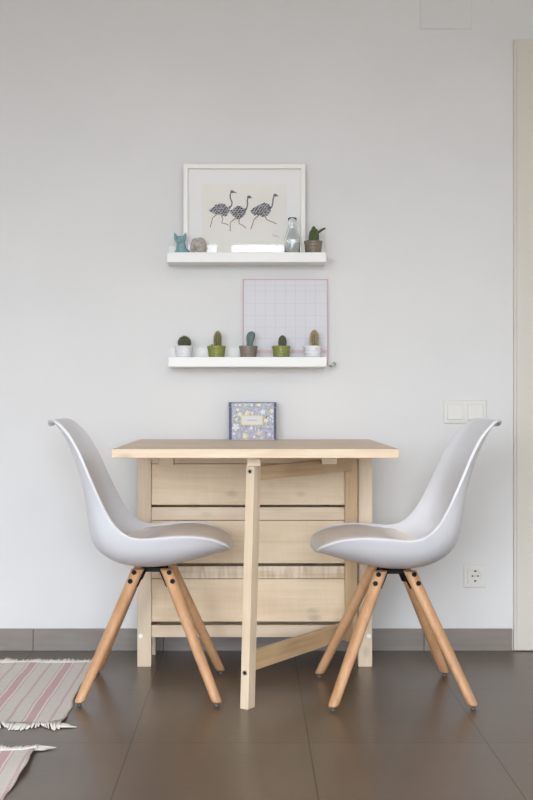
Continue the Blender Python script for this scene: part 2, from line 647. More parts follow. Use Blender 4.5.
# ------------------------------------------------------------------ picture ledges
def ledge(z0, x0, x1, label):
    t = thing('picture_ledge', label, 'shelf', ((x0 + x1) / 2, WY, z0), 0, 'white picture ledges')
    h = (x1 - x0) / 2
    bm = bmesh.new(); box(bm, -h, h, -.115, -.012, 0, .012)
    obj('shelf_board', bm, M['white_lacquer'], t, bevel=.0008)
    bm = bmesh.new(); box(bm, -h, h, -.127, -.115, 0, .034)
    obj('front_lip', bm, M['white_lacquer'], t, bevel=.0015)
    bm = bmesh.new(); box(bm, -h, h, -.012, 0, 0, .07)
    obj('back_rail', bm, M['white_lacquer'], t, bevel=.0015)
    return z0 + .012


UZ = ledge(1.348, -.2905, .2535, 'upper white wall shelf carrying the ostrich picture and glass bottle')
LZ = ledge(0.991, -.2855, .2545, 'lower white wall shelf carrying a row of five potted cacti')

# ------------------------------------------------------------------ ostrich picture
t = thing('framed_picture', 'white framed picture of three running ostriches leaning on the upper shelf', 'picture', (-.0265, WY - .022, UZ))
LEAN = math.radians(0.79)
t.rotation_euler = (-LEAN, 0, 0)
W2, HT, B, DEP = .2118, .3385, .0155, .024
bm = bmesh.new()
for (a, b, c, d) in ((-W2, -W2 + B, 0, HT), (W2 - B, W2, 0, HT), (-W2 + B, W2 - B, 0, B), (-W2 + B, W2 - B, HT - B, HT)):
    box(bm, a, b, -DEP, 0, c, d)
obj('frame', bm, M['frame_white'], t, bevel=.001)
bm = bmesh.new(); box(bm, -W2 + B, W2 - B, -.006, -.002, B, HT - B)
obj('mount_board', bm, M['mount'], t)
FY = WY - .028                                      # depth of the drawing


def pic(zx, zy):                                    # drawing coordinates -> picture plane
    p = at(200 + zx / 5.922, 180 + zy / 5.922, FY)
    return (p[0] + .0265, p[2] - UZ)


bm = bmesh.new()
px0, pz0 = pic(12, 400)
px1, pz1 = pic(513, 22)
box(bm, px0, px1, -.0065, -.006, .03, pz1)          # paper


def flat_poly(pts, y, mi):
    vs = [bm.verts.new((a, y, b)) for a, b in (pic(*p) for p in pts)]
    bm.faces.new(vs).material_index = mi


def stroke(pts, w, y, mi):
    P = [Vector(pic(*p)) for p in pts]
    if not isinstance(w, (list, tuple)):
        w = [w] * len(P)
    Lp, Rp = [], []
    for i, p in enumerate(P):
        d = (P[min(i + 1, len(P) - 1)] - P[max(i - 1, 0)]).normalized()
        nn = Vector((-d.y, d.x)) * w[i]
        Lp.append(bm.verts.new((p.x + nn.x, y, p.y + nn.y)))
        Rp.append(bm.verts.new((p.x - nn.x, y, p.y - nn.y)))
    for i in range(len(P) - 1):
        bm.faces.new((Lp[i], Lp[i + 1], Rp[i + 1], Rp[i])).material_index = mi


def smooth_poly(pts, k=4, jag=0.0):
    n = len(pts)
    out = []
    for i in range(n):
        tab = [pts[(i + j) % n] for j in (-1, 0, 1, 2)]
        for f in range(k):
            q = interp(tab, 1 + f / k)
            out.append((q[0] + random.uniform(-jag, jag), q[1] + random.uniform(-jag, jag)))
    return out


birds = [
    dict(neck=[(183, 74), (178, 92), (181, 112), (190, 132), (187, 150), (172, 166)], head=(190, 69), beak=(222, 77),
         body=[(52, 180), (78, 163), (92, 150), (115, 139), (142, 141), (160, 157), (176, 166), (176, 184), (160, 204), (150, 217), (130, 208), (100, 206), (78, 198)],
         legs=[[(98, 204), (74, 224), (69, 250), (60, 281)], [(128, 208), (135, 232), (128, 254), (150, 259), (168, 266)]]),
    dict(neck=[(284, 104), (280, 120), (282, 142), (278, 164), (264, 182)], head=(290, 100), beak=(312, 108),
         body=[(178, 190), (196, 170), (216, 158), (245, 160), (266, 172), (274, 187), (265, 206), (245, 226), (220, 228), (195, 214)],
         legs=[[(212, 225), (181, 250), (178, 275), (181, 302), (172, 298)], [(232, 225), (231, 258), (255, 270), (273, 286)]]),
    dict(neck=[(439, 94), (433, 112), (431, 134), (426, 158), (408, 174)], head=(445, 90), beak=(466, 96),
         body=[(302, 186), (320, 164), (345, 150), (370, 139), (396, 138), (411, 152), (420, 172), (415, 195), (395, 212), (375, 218), (345, 206), (320, 206)],
         legs=[[(348, 208), (319, 235), (311, 265), (300, 292)], [(384, 214), (395, 235), (425, 248), (453, 260)]]),
]
for k, bd in enumerate(birds):
    y = -.0067 - k * .0008
    for lg in bd['legs']:
        stroke(lg, [.0022] + [.0015] * (len(lg) - 1), y, 3)
    flat_poly(smooth_poly(bd['body'], 5, 2.2), y - .0001, 1)
    poly = smooth_poly(bd['body'], 5)
    xs_, ys_ = [p[0] for p in poly], [p[1] for p in poly]

    def inside(x, yy):
        c = False
        for (xa, ya), (xb, yb) in zip(poly, poly[1:] + poly[:1]):
            if (ya > yy) != (yb > yy) and x < (xb - xa) * (yy - ya) / (yb - ya) + xa:
                c = not c
        return c
    cnt = 0
    gy = min(ys_)
    while gy < max(ys_):
        gx = min(xs_) + (8 if int(gy / 11.5) % 2 else 0)
        while gx < max(xs_):
            x, yy = gx + random.uniform(-2.5, 2.5), gy + random.uniform(-2, 2)
            if inside(x, yy):
                a = .45 + random.uniform(-.5, .5)
                ll = random.uniform(7, 11)
                ww = random.uniform(3.4, 4.8)
                ca, sa_ = math.cos(a), -math.sin(a)
                flat_poly([(x - ll * ca, yy - ll * sa_), (x - ww * sa_, yy + ww * ca), (x + ll * ca, yy + ll * sa_), (x + ww * sa_, yy - ww * ca)], y - .0002 - .000003 * cnt, 4)
                cnt += 1
            gx += 17
        gy += 11.5
    nk = bd['neck']
    stroke(nk, [.0022] * (len(nk) - 1) + [.0042], y - .0004, 2)
    hx, hy = bd['head']
    flat_poly([(hx + 11 * math.cos(a * PI / 6), hy + 9 * math.sin(a * PI / 6)) for a in range(12)], y - .0005, 2)
    bx, by = bd['beak']
    flat_poly([(hx + 5, hy - 6), (bx, by), (hx + 5, hy + 7)], y - .0006, 2)
# scribbled signature
stroke([(430, 320), (438, 338), (444, 320), (450, 336)], .0006, -.0066, 2)
stroke([(452, 328), (460, 340), (468, 328), (466, 340)], .0005, -.0066, 2)
obj('print', bm, [M['paper'], M['feathers'], M['ink'], M['leg_ink'], M['dark_ink']], t)
bm = bmesh.new()
bm.faces.new([bm.verts.new(p) for p in ((-W2 + B, -.0165, B), (W2 - B, -.0165, B), (W2 - B, -.0165, HT - B), (-W2 + B, -.0165, HT - B))])
obj('glass', bm, M['pane'], t)

# ------------------------------------------------------------------ planner sheet on the lower shelf
gx0 = at(243, 0, 4.548)[0]
gx1 = at(327.8, 0, 4.548)[0]
gz1 = at(0, 279, 4.548)[2]
t = thing('grid_planner', 'square pale planner sheet with pink border standing behind the cacti', 'planner', ((gx0 + gx1) / 2, 4.5365, LZ))
t.rotation_euler = (-math.radians(3.0), 0, 0)
gw, gh = (gx1 - gx0) / 2, gz1 - LZ
bm = bmesh.new(); box(bm, -gw, gw, -.0012, 0.0012, 0, gh)


def strip(a, b, c, d, mi, y=-.0015):
    vs = [bm.verts.new(p) for p in ((a, y, c), (b, y, c), (b, y, d), (a, y, d))]
    bm.faces.new(vs).material_index = mi


lw = .0008
for k in range(1, 8):
    x = -gw + .008 + k * (2 * gw - .016) / 8
    strip(x - lw, x + lw, .055, gh - .006, 1)
for z in (.09, .13, .17, .213, .257, gh - .022):
    strip(-gw + .006, gw - .006, z - lw, z + lw, 1, -.0016)
pw = .0034
strip(-gw, -gw + pw, 0, gh, 2, -.0017)
strip(gw - pw, gw, 0, gh, 2, -.0017)
strip(-gw, gw, gh - pw, gh, 2, -.0018)
strip(-gw + pw, gw - pw, .038, .050, 3, -.0017)
obj('sheet', bm, [M['planner'], M['planner_line'], M['planner_pink'], M['planner_band']], t)

# small twisted hook at the end of the lower shelf
t = thing('metal_hook', 'small grey twisted metal hook sticking out beside the end of the lower shelf', 'hook', (at(331, 365, 4.50)[0], WY, at(0, 365, 4.5)[2]))
bm = bmesh.new()
cyl(bm, (-.001, 0, 0), (0, -1, 0), .004, .003, 14)
tube(bm, [(-.001, -.003, 0), (-.001, -.03, 0), (.002, -.045, -.003), (.009, -.05, -.006), (.015, -.048, -.001), (.016, -.046, .006), (.011, -.045, .009), (.007, -.046, .005)], .0022, 8)
obj('hook_wire', bm, M['hook'], t)

# ------------------------------------------------------------------ figurines, bottle
def remesh(o, size, it=6):
    r = o.modifiers.new('skin', 'REMESH')
    r.mode = 'VOXEL'
    r.voxel_size = size
    r.use_smooth_shade = True
    s = o.modifiers.new('soft', 'SMOOTH')
    s.iterations = it
    s.factor = 0.5


IY = 4.478
cx = at(180.8, 0, IY)[0]
bm = bmesh.new()
ellipsoid(bm, (.004, 0, .022), (.0260, .020, .025))
ellipsoid(bm, (.001, -.003, .042), (.0175, .016, .024))
ellipsoid(bm, (-.002, -.006, .067), (.0185, .016, .0155))
for sx in (-1, 1):
    tube(bm, [(-.002 + sx * .0125, -.004, .070), (-.002 + sx * .0165, -.003, .083), (-.002 + sx * .019, -.002, .0935)], [.0085, .0058, .0022], 10)
    ellipsoid(bm, (.003 + sx * .010, -.018, .007), (.008, .009, .007))
ellipsoid(bm, (-.002, -.020, .063), (.007, .006, .005))
tube(bm, [(.020, .006, .026), (.0285, -.004, .028), (.0255, -.016, .024), (.013, -.021, .020)], [.006, .006, .005, .004], 10)
o = tag(obj('cat_figurine', bm, M['teal'], smooth=True), 'teal glazed cat figurine with pricked ears at the left of the upper shelf', 'figurine')
o.location = (cx, IY, UZ + .0007)
remesh(o, .0016)

cx = at(199, 0, IY)[0]
bm = bmesh.new()
ellipsoid(bm, (.004, 0, .0475), (.0230, .018, .030))
for sx in (-1, 1):
    for sy in (-1, 1):
        tube(bm, [(.004 + sx * .0125, sy * .009, 0), (.004 + sx * .012, sy * .009, .03)], [.0085, .009], 12)
ellipsoid(bm, (-.013, -.006, .057), (.0135, .014, .0175))
tube(bm, [(-.021, -.010, .053), (-.0245, -.012, .04), (-.0235, -.013, .026), (-.019, -.014, .018)], [.007, .0058, .0048, .004], 10)
ellipsoid(bm, (-.004, -.018, .052), (.010, .004, .013), rot=Matrix.Rotation(.3, 4, 'Y'))
o = tag(obj('animal_figurine', bm, M['stone'], smooth=True), 'rounded grey stone animal figurine standing just right of the teal cat', 'figurine')
o.location = (cx, IY, UZ + .0007)
remesh(o, .0016)

bxc = at(292.3, 0, IY)[0]
t = thing('glass_bottle', 'clear glass milk bottle standing on the upper shelf before the picture', 'bottle', (bxc, IY, UZ))
bm = bmesh.new()
outer = [(.0005, .0006), (.020, .0005), (.0255, .002), (.0268, .006), (.0268, .072), (.0258, .080), (.0215, .094), (.0162, .108), (.0140, .120), (.0138, .134), (.0150, .136), (.0152, .143), (.0142, .1455)]
inner = [(.0122, .1455), (.0120, .120), (.0142, .108), (.0195, .094), (.0238, .080), (.0248, .072), (.0248, .009), (.018, .006), (.0005, .005)]
lathe(bm, outer + inner, 48, cap0=False, cap1=False)
obj('bottle_glass', bm, M['bottle'], t)

# ------------------------------------------------------------------ cacti
def pot(t, mat, rt=.0315, rb=.0245, h=.0615):
    bm = bmesh.new()
    prof = [(rb - .003, 0), (rb, .002)]
    nb = 5
    for k in range(nb):
        for f, e in ((0.08, .0006), (0.5, .0013), (0.92, .0006), (1.0, 0)):
            zz = .004 + (h - .014) * (k + f) / nb
            prof.append((rb + (rt - .001 - rb) * zz / h + e, zz))
    prof += [(rt, h - .009), (rt + .0008, h - .007), (rt + .0008, h - .001), (rt, h), (rt - .003, h), (rt - .0035, h - .008), (rt - .004, h - .011), (.0005, h - .011)]
    lathe(bm, prof, 40)
    obj('pot', bm, mat, t)
    bm = bmesh.new()
    lathe(bm, [(rt - .0036, h - .0111), (rt - .0036, h - .008), (rt * .5, h - .006), (.0008, h - .0055)], 28)
    obj('soil', bm, M['soil'], t)
    return h - .008


def ribbed(bm, c, prof, ribs, depth, n=None, lean=(0, 0), flat=1.0):
    """ribbed cactus body from (radius, z) profile"""
    n = n or ribs * 6
    rings = []
    zt = prof[-1][1]
    for r, z in prof:
        q = z / zt
        ring = []
        for k in range(n):
            a = 2 * PI * k / n
            rr = r * (1 + depth * math.cos(ribs * a))
            ring.append(bm.verts.new((c[0] + lean[0] * q * q + rr * math.cos(a), c[1] + lean[1] * q * q + rr * math.sin(a) * flat, c[2] + z)))
        rings.append(ring)
    for a, b in zip(rings, rings[1:]):
        for k in range(n):
            f = bm.faces.new((a[k], a[(k + 1) % n], b[(k + 1) % n], b[k]))
            f.smooth = True
    bm.faces.new(rings[0][::-1])
    bm.faces.new(rings[-1])


def spines(prof, c, ribs, length, per=3, lean=(0, 0), flat=1.0, thick=.00035, rows=14):
    bm = bmesh.new()
    zt = prof[-1][1]
    for row in range(rows):
        t_ = (row + .5) / rows * (len(prof) - 1)
        r, z = interp(prof, t_)
        t2 = min(len(prof) - 1, t_ + .05)
        r2, z2 = interp(prof, t2)
        slope = math.atan2(max(-1, r - r2), max(1e-5, z2 - z))
        q = z / zt
        for k in range(ribs):
            a = 2 * PI * (k + .5 * (row % 2) * 0) / ribs
            p = Vector((c[0] + lean[0] * q * q + r * math.cos(a), c[1] + lean[1] * q * q + r * math.sin(a) * flat, c[2] + z))
            for s in range(per):
                aa = a + random.uniform(-.7, .7)
                up = slope + random.uniform(-.6, .7)
                d = Vector((math.cos(aa) * math.cos(up), math.sin(aa) * math.cos(up), math.sin(up)))
                e = p + d * length * random.uniform(.6, 1.1)
                u = d.orthogonal().normalized() * thick
                v = d.cross(u)
                vs = [bm.verts.new(p + u), bm.verts.new(p - u * .5 + v * .87), bm.verts.new(p - u * .5 - v * .87)]
                ve = bm.verts.new(e)
                for i in range(3):
                    bm.faces.new((vs[i], vs[(i + 1) % 3], ve))
    return bm


def dome(r, h, r0=None, n=12, p=2.0):
    r0 = r * .8 if r0 is None else r0
    out = []
    for k in range(n + 1):
        q = k / n
        z = h * (1 - (1 - q) ** 1.6)
        zz = z / h
        body = r if zz > .35 else r0 + (r - r0) * math.sin(zz / .35 * PI / 2)
        cap = (max(0.0, 1 - max(0.0, (zz - .45) / .55) ** p)) ** .5
        out.append((max(body * cap, .0008), z))
    return out


G = 'potted cacti on the lower shelf'
PY = 4.482


def cactus_thing(px, label, potmat, name='potted_cactus', z=None, group=G):
    t = thing(name, label, 'cactus', (at(px, 0, PY)[0], PY, LZ if z is None else z), 0, group)
    return t, pot(t, potmat, h=.0615 if z is None else .066)


# ball cactus
t, zs = cactus_thing(184, 'round dark ball cactus in a white pot at the left end of the lower shelf', M['pot_white'])
prof = [(.0218 * math.sin(a), .0180 - .0218 * math.cos(a) + .001) for a in [PI * (.16 + .82 * k / 12) for k in range(13)]]
bm = bmesh.new(); ribbed(bm, (.0015, 0, zs), prof, 16, .07)
body = obj('cactus_body', bm, M['cactus_dark'], t)
tag(obj('spines', spines(prof, (.0015, 0, zs), 16, .0045, 4), M['spine_dark'], body), kind='stuff')
# tall olive column in the first green pot
t, zs = cactus_thing(216.5, 'tall column cactus beside a tiny pink bud in a green pot on the lower shelf', M['pot_green'])
prof = dome(.0122, .056, .011, p=2.6)
bm = bmesh.new(); ribbed(bm, (.004, 0, zs), prof, 12, .08)
body = obj('cactus_body', bm, M['cactus_olive'], t)
tag(obj('spines', spines(prof, (.004, 0, zs), 12, .0065, 4, rows=18, thick=.0005), M['spine_tan'], body), kind='stuff')
bm = bmesh.new(); ellipsoid(bm, (-.0155, -.004, zs + .007), (.005, .005, .0075))
obj('bud', bm, M['bud'], t)
# blue-green paddle in the taupe pot
t, zs = cactus_thing(248.3, 'blue-green paddle-shaped cactus in a taupe pot at the middle of the lower shelf', M['pot_taupe'])
prof = [(.0085, 0), (.0092, .008), (.0105, .018), (.0128, .028), (.0145, .037), (.0142, .045), (.0115, .052), (.006, .0565), (.001, .058)]
prof = [tuple(interp(prof, k / 2)) for k in range(17)]
bm = bmesh.new(); ribbed(bm, (.005, 0, zs), prof, 7, .05, lean=(.006, 0), flat=.7)
body = obj('cactus_body', bm, M['cactus_blue'], t)
tag(obj('spines', spines(prof, (.005, 0, zs), 7, .003, 3, (.006, 0), .7, rows=8), M['spine_dark'], body), kind='stuff')
# egg cactus in the second green pot
t, zs = cactus_thing(281.2, 'small egg-shaped green cactus in a green pot, second from the right on the lower shelf', M['pot_green'])
prof = [(.009, 0), (.0118, .007), (.0135, .016), (.0136, .024), (.0118, .033), (.0085, .039), (.0045, .0425), (.0008, .0435)]
prof = [tuple(interp(prof, k / 2)) for k in range(15)]
bm = bmesh.new(); ribbed(bm, (.004, 0, zs), prof, 13, .06)
body = obj('cactus_body', bm, M['cactus_dark'], t)
tag(obj('spines', spines(prof, (.004, 0, zs), 13, .003, 3), M['spine_dark'], body), kind='stuff')
# fuzzy tan column in the right white pot
t, zs = cactus_thing(312.6, 'fuzzy tan column cactus in a white pot at the right end of the lower shelf', M['pot_white'])
prof = dome(.0118, .057, .0112, p=3.0)
bm = bmesh.new(); ribbed(bm, (.0055, 0, zs), prof, 14, .06)
body = obj('cactus_body', bm, M['cactus_tan'], t)
tag(obj('spines', spines(prof, (.0055, 0, zs), 14, .0080, 9, rows=22, thick=.0005), M['spine_tan'], body), kind='stuff')
# branching green succulent on the upper shelf
t, zs = cactus_thing(313.3, 'branching green cactus in a brown pot at the right end of the upper shelf', M['pot_brown'], 'potted_cactus', UZ, None)
for (x, y, h, r) in ((.0015, .002, .060, .0100), (-.0065, -.004, .046, .0085), (.0100, -.004, .050, .0085), (.004, -.011, .038, .008), (.000, .010, .052, .008)):
    bm = bmesh.new()
    ribbed(bm, (x, y, zs), dome(r, h, r * .85, 10), 6, .12)
    obj('stem', bm, M['cactus_green'], t)
bm = bmesh.new()
tube(bm, [(.010, 0, zs + .032), (.020, -.001, zs + .040), (.029, -.001, zs + .046), (.039, -.001, zs + .051), (.043, -.001, zs + .053)], [.0042, .0044, .0042, .0034, .001], 10)
obj('side_branch', bm, M['cactus_green'], t)

# ------------------------------------------------------------------ floral box on the table
TZ = .7415
bxl, bxr = at(229, 0, 4.475)[0], at(276.2, 0, 4.475)[0]
t = thing('floral_box', 'blue floral box with a yellow-edged label standing at the back of the table', 'box', ((bxl + bxr) / 2, 4.475, TZ))
w = (bxr - bxl) / 2
hB = .1285
bm = bmesh.new()
box(bm, -w, w, 0, .04, 0, hB - .0175, 0)
box(bm, -w - .0003, -w + .0095, -.0004, .0404, .0002, hB - .0177, 1)
box(bm, w - .0085, w + .0003, -.0004, .0404, .0002, hB - .0177, 1)


def disc(cx, cz, r, mi, y, sides=10, sq=1.0, rot=0.0):
    vs = []
    for k in range(sides):
        a = 2 * PI * k / sides
        x, z = r * math.cos(a), r * sq * math.sin(a)
        vs.append(bm.verts.new((cx + x * math.cos(rot) - z * math.sin(rot), y, cz + x * math.sin(rot) + z * math.cos(rot))))
    bm.faces.new(vs).material_index = mi


def flower(cx, cz, r, mi, mid, y):
    for k in range(5):
        a = 2 * PI * k / 5 + cx * 50
        disc(cx + r * .6 * math.cos(a), cz + r * .6 * math.sin(a), r * .5, mi, y - k * .00002, 8, .7, a)
    disc(cx, cz, r * .3, mid, y - .00015, 8)


# flower places read off the photograph (crop coordinates, 7.614 px per photo pixel)
def fb(zx, zy):
    return ((zx - 68) / 359 * 2 * w - w, (340 - zy) / 280 * hB)


for zx, zy, r, mi, mid in ((207, 140, .0085, 2, 5), (350, 197, .0085, 2, 3), (150, 148, .0075, 2, 3), (120, 245, .0125, 3, 2), (325, 132, .0095, 3, 3),
                           (190, 312, .0095, 2, 3), (293, 292, .009, 4, 2), (237, 255, .0065, 3, 3), (392, 125, .0075, 2, 5), (125, 185, .006, 2, 2),
                           (318, 325, .006, 4, 4), (105, 295, .005, 3, 3), (375, 300, .006, 3, 2), (390, 165, .005, 3, 3), (260, 318, .005, 3, 3), (133, 115, .006, 3, 2)):
    a, b = fb(zx, zy)
    flower(a, b, r, mi, mid, -.0005)
for _ in range(34):
    a, b = random.uniform(-w + .012, w - .012), random.uniform(.006, hB - .026)
    disc(a, b, random.uniform(.003, .006), random.choice((3, 1, 6, 3)), -.00035 - random.random() * .00008, 8, .35, random.uniform(0, PI))
obj('box_body', bm, [M['box_blue'], M['box_navy'], M['cream'], M['white_print'], M['peach_print'], M['yellow'], M['label_grey']], t)
bm = bmesh.new()
box(bm, -w - .0008, w + .0008, -.001, .041, hB - .0172, hB, 0)
box(bm, -w - .0011, -w + .0085, -.0014, .0412, hB - .017, hB - .0002, 1)
box(bm, w - .0085, w + .0011, -.0014, .0412, hB - .017, hB - .0002, 1)
box(bm, -w - .0011, w + .0011, -.0014, .0412, hB - .0022, hB + .0004, 1)
for zx, r, mi in ((150, .006, 2), (295, .0075, 2), (370, .004, 2), (240, .005, 3), (115, .004, 3), (195, .004, 3)):
    a = fb(zx, 0)[0]
    disc(a, hB - .0095, r, mi, -.0016, 10, .65)
obj('lid', bm, [M['box_blue'], M['box_navy'], M['cream'], M['white_print']], t)
bm = bmesh.new()
la, lb = fb(158, 232)
lc, ld = fb(328, 158)
box(bm, la, lc, -.0016, -.0007, lb, ld, 0)
box(bm, la + .0030, lc - .0030, -.0019, -.0007, lb + .0030, ld - .0030, 1)
mz = (lb + ld) / 2
for k in range(9):
    x = la + .021 + k * .0038
    strip_y = -.0021
    vs = [bm.verts.new(p) for p in ((x, strip_y, mz - .0012), (x + .0024, strip_y, mz - .0012), (x + .0024, strip_y, mz + .0012 + .0008 * (k % 3)), (x, strip_y, mz + .0012 + .0008 * (k % 3)))]
    bm.faces.new(vs).material_index = 2
obj('label_plate', bm, [M['yellow'], M['label_grey'], M['text_grey']], t)

# ------------------------------------------------------------------ gateleg table
TX = .0090
FRONT, BACK = 3.617, 4.530
BF, BB = 4.276, 4.508                      # body front and back
t = thing('gateleg_table', 'pale birch gateleg table with front flap raised against the white wall', 'table', (TX, (BF + BB) / 2, 0))
TY = (BF + BB) / 2


def tb(bm, x0, x1, y0, y1, z0, z1, mi=0):
    box(bm, x0 - TX, x1 - TX, y0 - TY, y1 - TY, z0, z1, mi)


th = .0255
bm = bmesh.new(); tb(bm, TX - .4005, TX + .4005, 4.262, BACK, TZ - th, TZ)
obj('tabletop', bm, M['birch_x'], t, bevel=.002)
bm = bmesh.new(); tb(bm, TX - .4005, TX + .4005, FRONT, 4.2605, TZ - th, TZ)
obj('flap', bm, M['birch_x'], t, bevel=.002)
lx0, lx1 = TX - .3865, TX - .3405
rx0, rx1 = TX + .3405, TX + .3865
for a, b in ((lx0, lx1), (rx0, rx1)):
    for c, d in ((BF, BF + .034), (BB - .034, BB)):
        bm = bmesh.new(); tb(bm, a, b, c, d, 0, TZ - th - .0005)
        lg = obj('leg', bm, M['birch_z'], t, bevel=.002)
        if c == BF:
            bm = bmesh.new()
            xx = (lx0 + .011) if a == lx0 else (rx1 - .011)
            cyl(bm, (xx - TX, BF - TY + .0005, .102), (0, -1, 0), .0074, .0026, 16)
            tag(obj('leg_cap', bm, M['cap'], lg), 'small white plastic cap')
RF = BF + .004                              # rails, a little behind the leg faces


def zz(py):
    return H - (py - 400) / (F / RF)


ia, ib = lx1 + .0005, rx0 - .0005
# rails
bm = bmesh.new(); tb(bm, ia, ib, RF, RF + .02, zz(463.5), TZ - th - .001)
obj('top_rail', bm, M['birch_x'], t, bevel=.001)
for k, (a, b) in enumerate(((507.2, 520.2), (566.2, 578.5), (625.2, 637.2))):
    bm = bmesh.new(); tb(bm, ia, ib, RF, RF + .02, zz(b), zz(a))
    obj('rail', bm, M['birch_figured' if k == 1 else 'birch_x'], t, bevel=.001)
for k, (a, b) in enumerate(((464.0, 505.0), (520.8, 563.4), (579.1, 621.8))):
    bm = bmesh.new(); tb(bm, ia, ib, RF + .003, RF + .015, zz(b), zz(a))
    obj('panel', bm, M['birch_panel'], t, bevel=.0012)
# rear panel and end panels
bm = bmesh.new(); tb(bm, ia, ib, BB - .018, BB - .004, .10, TZ - th - .001)
obj('back_panel', bm, M['birch_panel'], t)
for a, b in ((lx0 + .006, lx0 + .018), (rx1 - .018, rx1 - .006)):
    bm = bmesh.new(); tb(bm, a, b, BF + .035, BB - .035, .10, TZ - th - .001)
    obj('end_panel', bm, M['birch_panel'], t)
# gate: hinged stile, slanting-out arms and front gate leg
hp = Vector((.3300, 4.2555))
gb, gt = Vector((-.0130, 3.706)), Vector((.0045, 3.712))
dv = (Vector((0, 3.709)) - hp).normalized()
nv = Vector((-dv.y, dv.x))
if nv.y > 0:
    nv = -nv                                # towards the camera side
wdt, thk = .019, .0135                      # half sizes in and across the gate plane


def quad(c, z, hw_, ht_):
    out = []
    for a, b in ((-1, -1), (1, -1), (1, 1), (-1, 1)):
        p = c + dv * hw_ * a + nv * ht_ * b
        out.append((p.x - TX, p.y - TY, z))
    return out


GT = .6895
bm = bmesh.new(); hexa(bm, quad(gb, 0, wdt, thk), quad(gt, GT, wdt, thk))
gl = obj('gate_leg', bm, M['birch_z'], t, bevel=.0015)
for py in (471.5, 672.7):
    zb = H - (py - 400) / 352
    c = gb.lerp(gt, zb / GT) + dv * wdt
    bm = bmesh.new(); cyl(bm, (c.x - TX - .0, c.y - TY, zb), (dv.x, dv.y, 0), .0068, .0012, 16)
    b_ = obj('bolt', bm, M['metal'], gl)
    bm = None
    bm = bmesh.new(); cyl(bm, (c.x - TX + dv.x * .0011, c.y - TY + dv.y * .0011, zb), (dv.x, dv.y, 0), .0042, .0006, 6)
    bo = obj('bolt_socket', bm, M['dark_hole'], gl)
# hinge stile, seen broad face on, beside the right front leg
bm = bmesh.new()
sa, sb = at(345, 0, 4.25)[0], at(352.3, 0, 4.25)[0]
tb(bm, sa, sb + .016, 4.238, 4.272, .09, GT + .012)
obj('gate_stile', bm, M['birch_brown_z'], t, bevel=.0015)
ahw = .011
for (z0, z1) in ((.648, .6893), (.105, .158)):
    zm = (z0 + z1) / 2
    s_ = gb.lerp(gt, zm / GT) - dv * (wdt + .0003)
    e_ = Vector((sa + .010, 4.2375))
    d2 = (e_ - s_).normalized()
    n2 = Vector((-d2.y, d2.x))
    ln = (e_ - s_).length
    ang = math.atan2(d2.y, d2.x)
    k_ = ahw * n2.y / d2.y                 # skew that cuts the far end flush with the stile face
    q0, q1 = ([(0, -ahw, z), (ln + k_, -ahw, z), (ln - k_, ahw, z), (0, ahw, z)] for z in (z0 - zm, z1 - zm))
    bm = bmesh.new(); hexa(bm, q0, q1)
    o = obj('gate_arm', bm, M['birch_brown_x'], t, bevel=.0012)
    o.location = (s_.x - TX, s_.y - TY, zm)
    o.rotation_euler = (0, 0, ang)
# stop blocks and battens under the flap
for xa, xb, y0, y1, pz in ((158.5, 173.5, 4.00, 4.05, 465.2), (322, 337, 4.00, 4.05, 464.2)):
    s = F / y0
    bm = bmesh.new(); tb(bm, (xa - VX) / s, (xb - VX) / s, y0, y1, H - (pz - 400) / s, TZ - th - .0003)
    obj('stop_block', bm, M['birch_x'], t, bevel=.0015)
s = F / 3.69
bm = bmesh.new(); tb(bm, (247 - VX) / s, (260.8 - VX) / s, 3.69, 3.728, GT + .0005, TZ - th - .0003)
obj('stop_block', bm, M['birch_x'], t, bevel=.0015)

# ------------------------------------------------------------------ chairs
ST = [  # centre x,z | rim x,z | half width    (front tip -> top of back)
    (.238, .431, .238, .431, .000), (.233, .428, .235, .438, .100), (.213, .424, .219, .454, .160), (.165, .409, .172, .475, .198),
    (.100, .392, .108, .484, .220), (.030, .378, .036, .481, .227), (-.035, .3765, -.020, .477, .228), (-.097, .387, -.063, .487, .227),
    (-.147, .412, -.096, .515, .225), (-.180, .450, -.121, .550, .221), (-.192, .512, -.146, .598, .215), (-.201, .590, -.174, .657, .207),
    (-.221, .670, -.202, .718, .197), (-.244, .732, -.230, .766, .183), (-.267, .779, -.258, .797, .168), (-.285, .802, -.277, .811, .152),
    (-.297, .811, -.292, .814, .125), (-.304, .807, -.302, .808, .085), (-.306, .800, -.306, .800, .000)]


def hfun(a):
    return abs(a) ** 2.3


def shell_pt(tt, a, k=None):
    cx, cz, rx, rz, w = interp(ST, tt)
    h = hfun(a) if k is None else k
    y = w * (.45 * a + .55 * math.sin(a * PI / 2))
    if k is None and abs(a) > .9:                       # slightly flared lip along the rim
        y += math.copysign(.0045 * ((abs(a) - .9) / .1) ** 1.5, a) * min(1.0, w / .15)
    return (cx + (rx - cx) * h, y, cz + (rz - cz) * h)


t = thing('chair', 'white shell chair with beech legs on the left side of the table', 'chair', (-.298, 3.95, 0), 0, 'white shell chairs at the table')
bm = bmesh.new()
NV, NU = 64, 40
N = len(ST) - 1
ts = []
for i in range(1, NV):
    q = i / NV
    ts.append(N * (q - .035 * math.sin(2 * PI * q)))
rows = []
v0 = bm.verts.new(shell_pt(0.0, 0))
v1 = bm.verts.new(shell_pt(float(N), 0))
for tt in ts:
    rows.append([bm.verts.new(shell_pt(tt, -1 + 2 * j / NU)) for j in range(NU + 1)])
for a, b in zip(rows, rows[1:]):
    for j in range(NU):
        bm.faces.new((a[j], a[j + 1], b[j + 1], b[j]))
for j in range(NU):
    bm.faces.new((v0, rows[0][j + 1], rows[0][j]))
    bm.faces.new((v1, rows[-1][j], rows[-1][j + 1]))
sh = obj('seat_shell', bm, M['shell'], t, smooth=True)
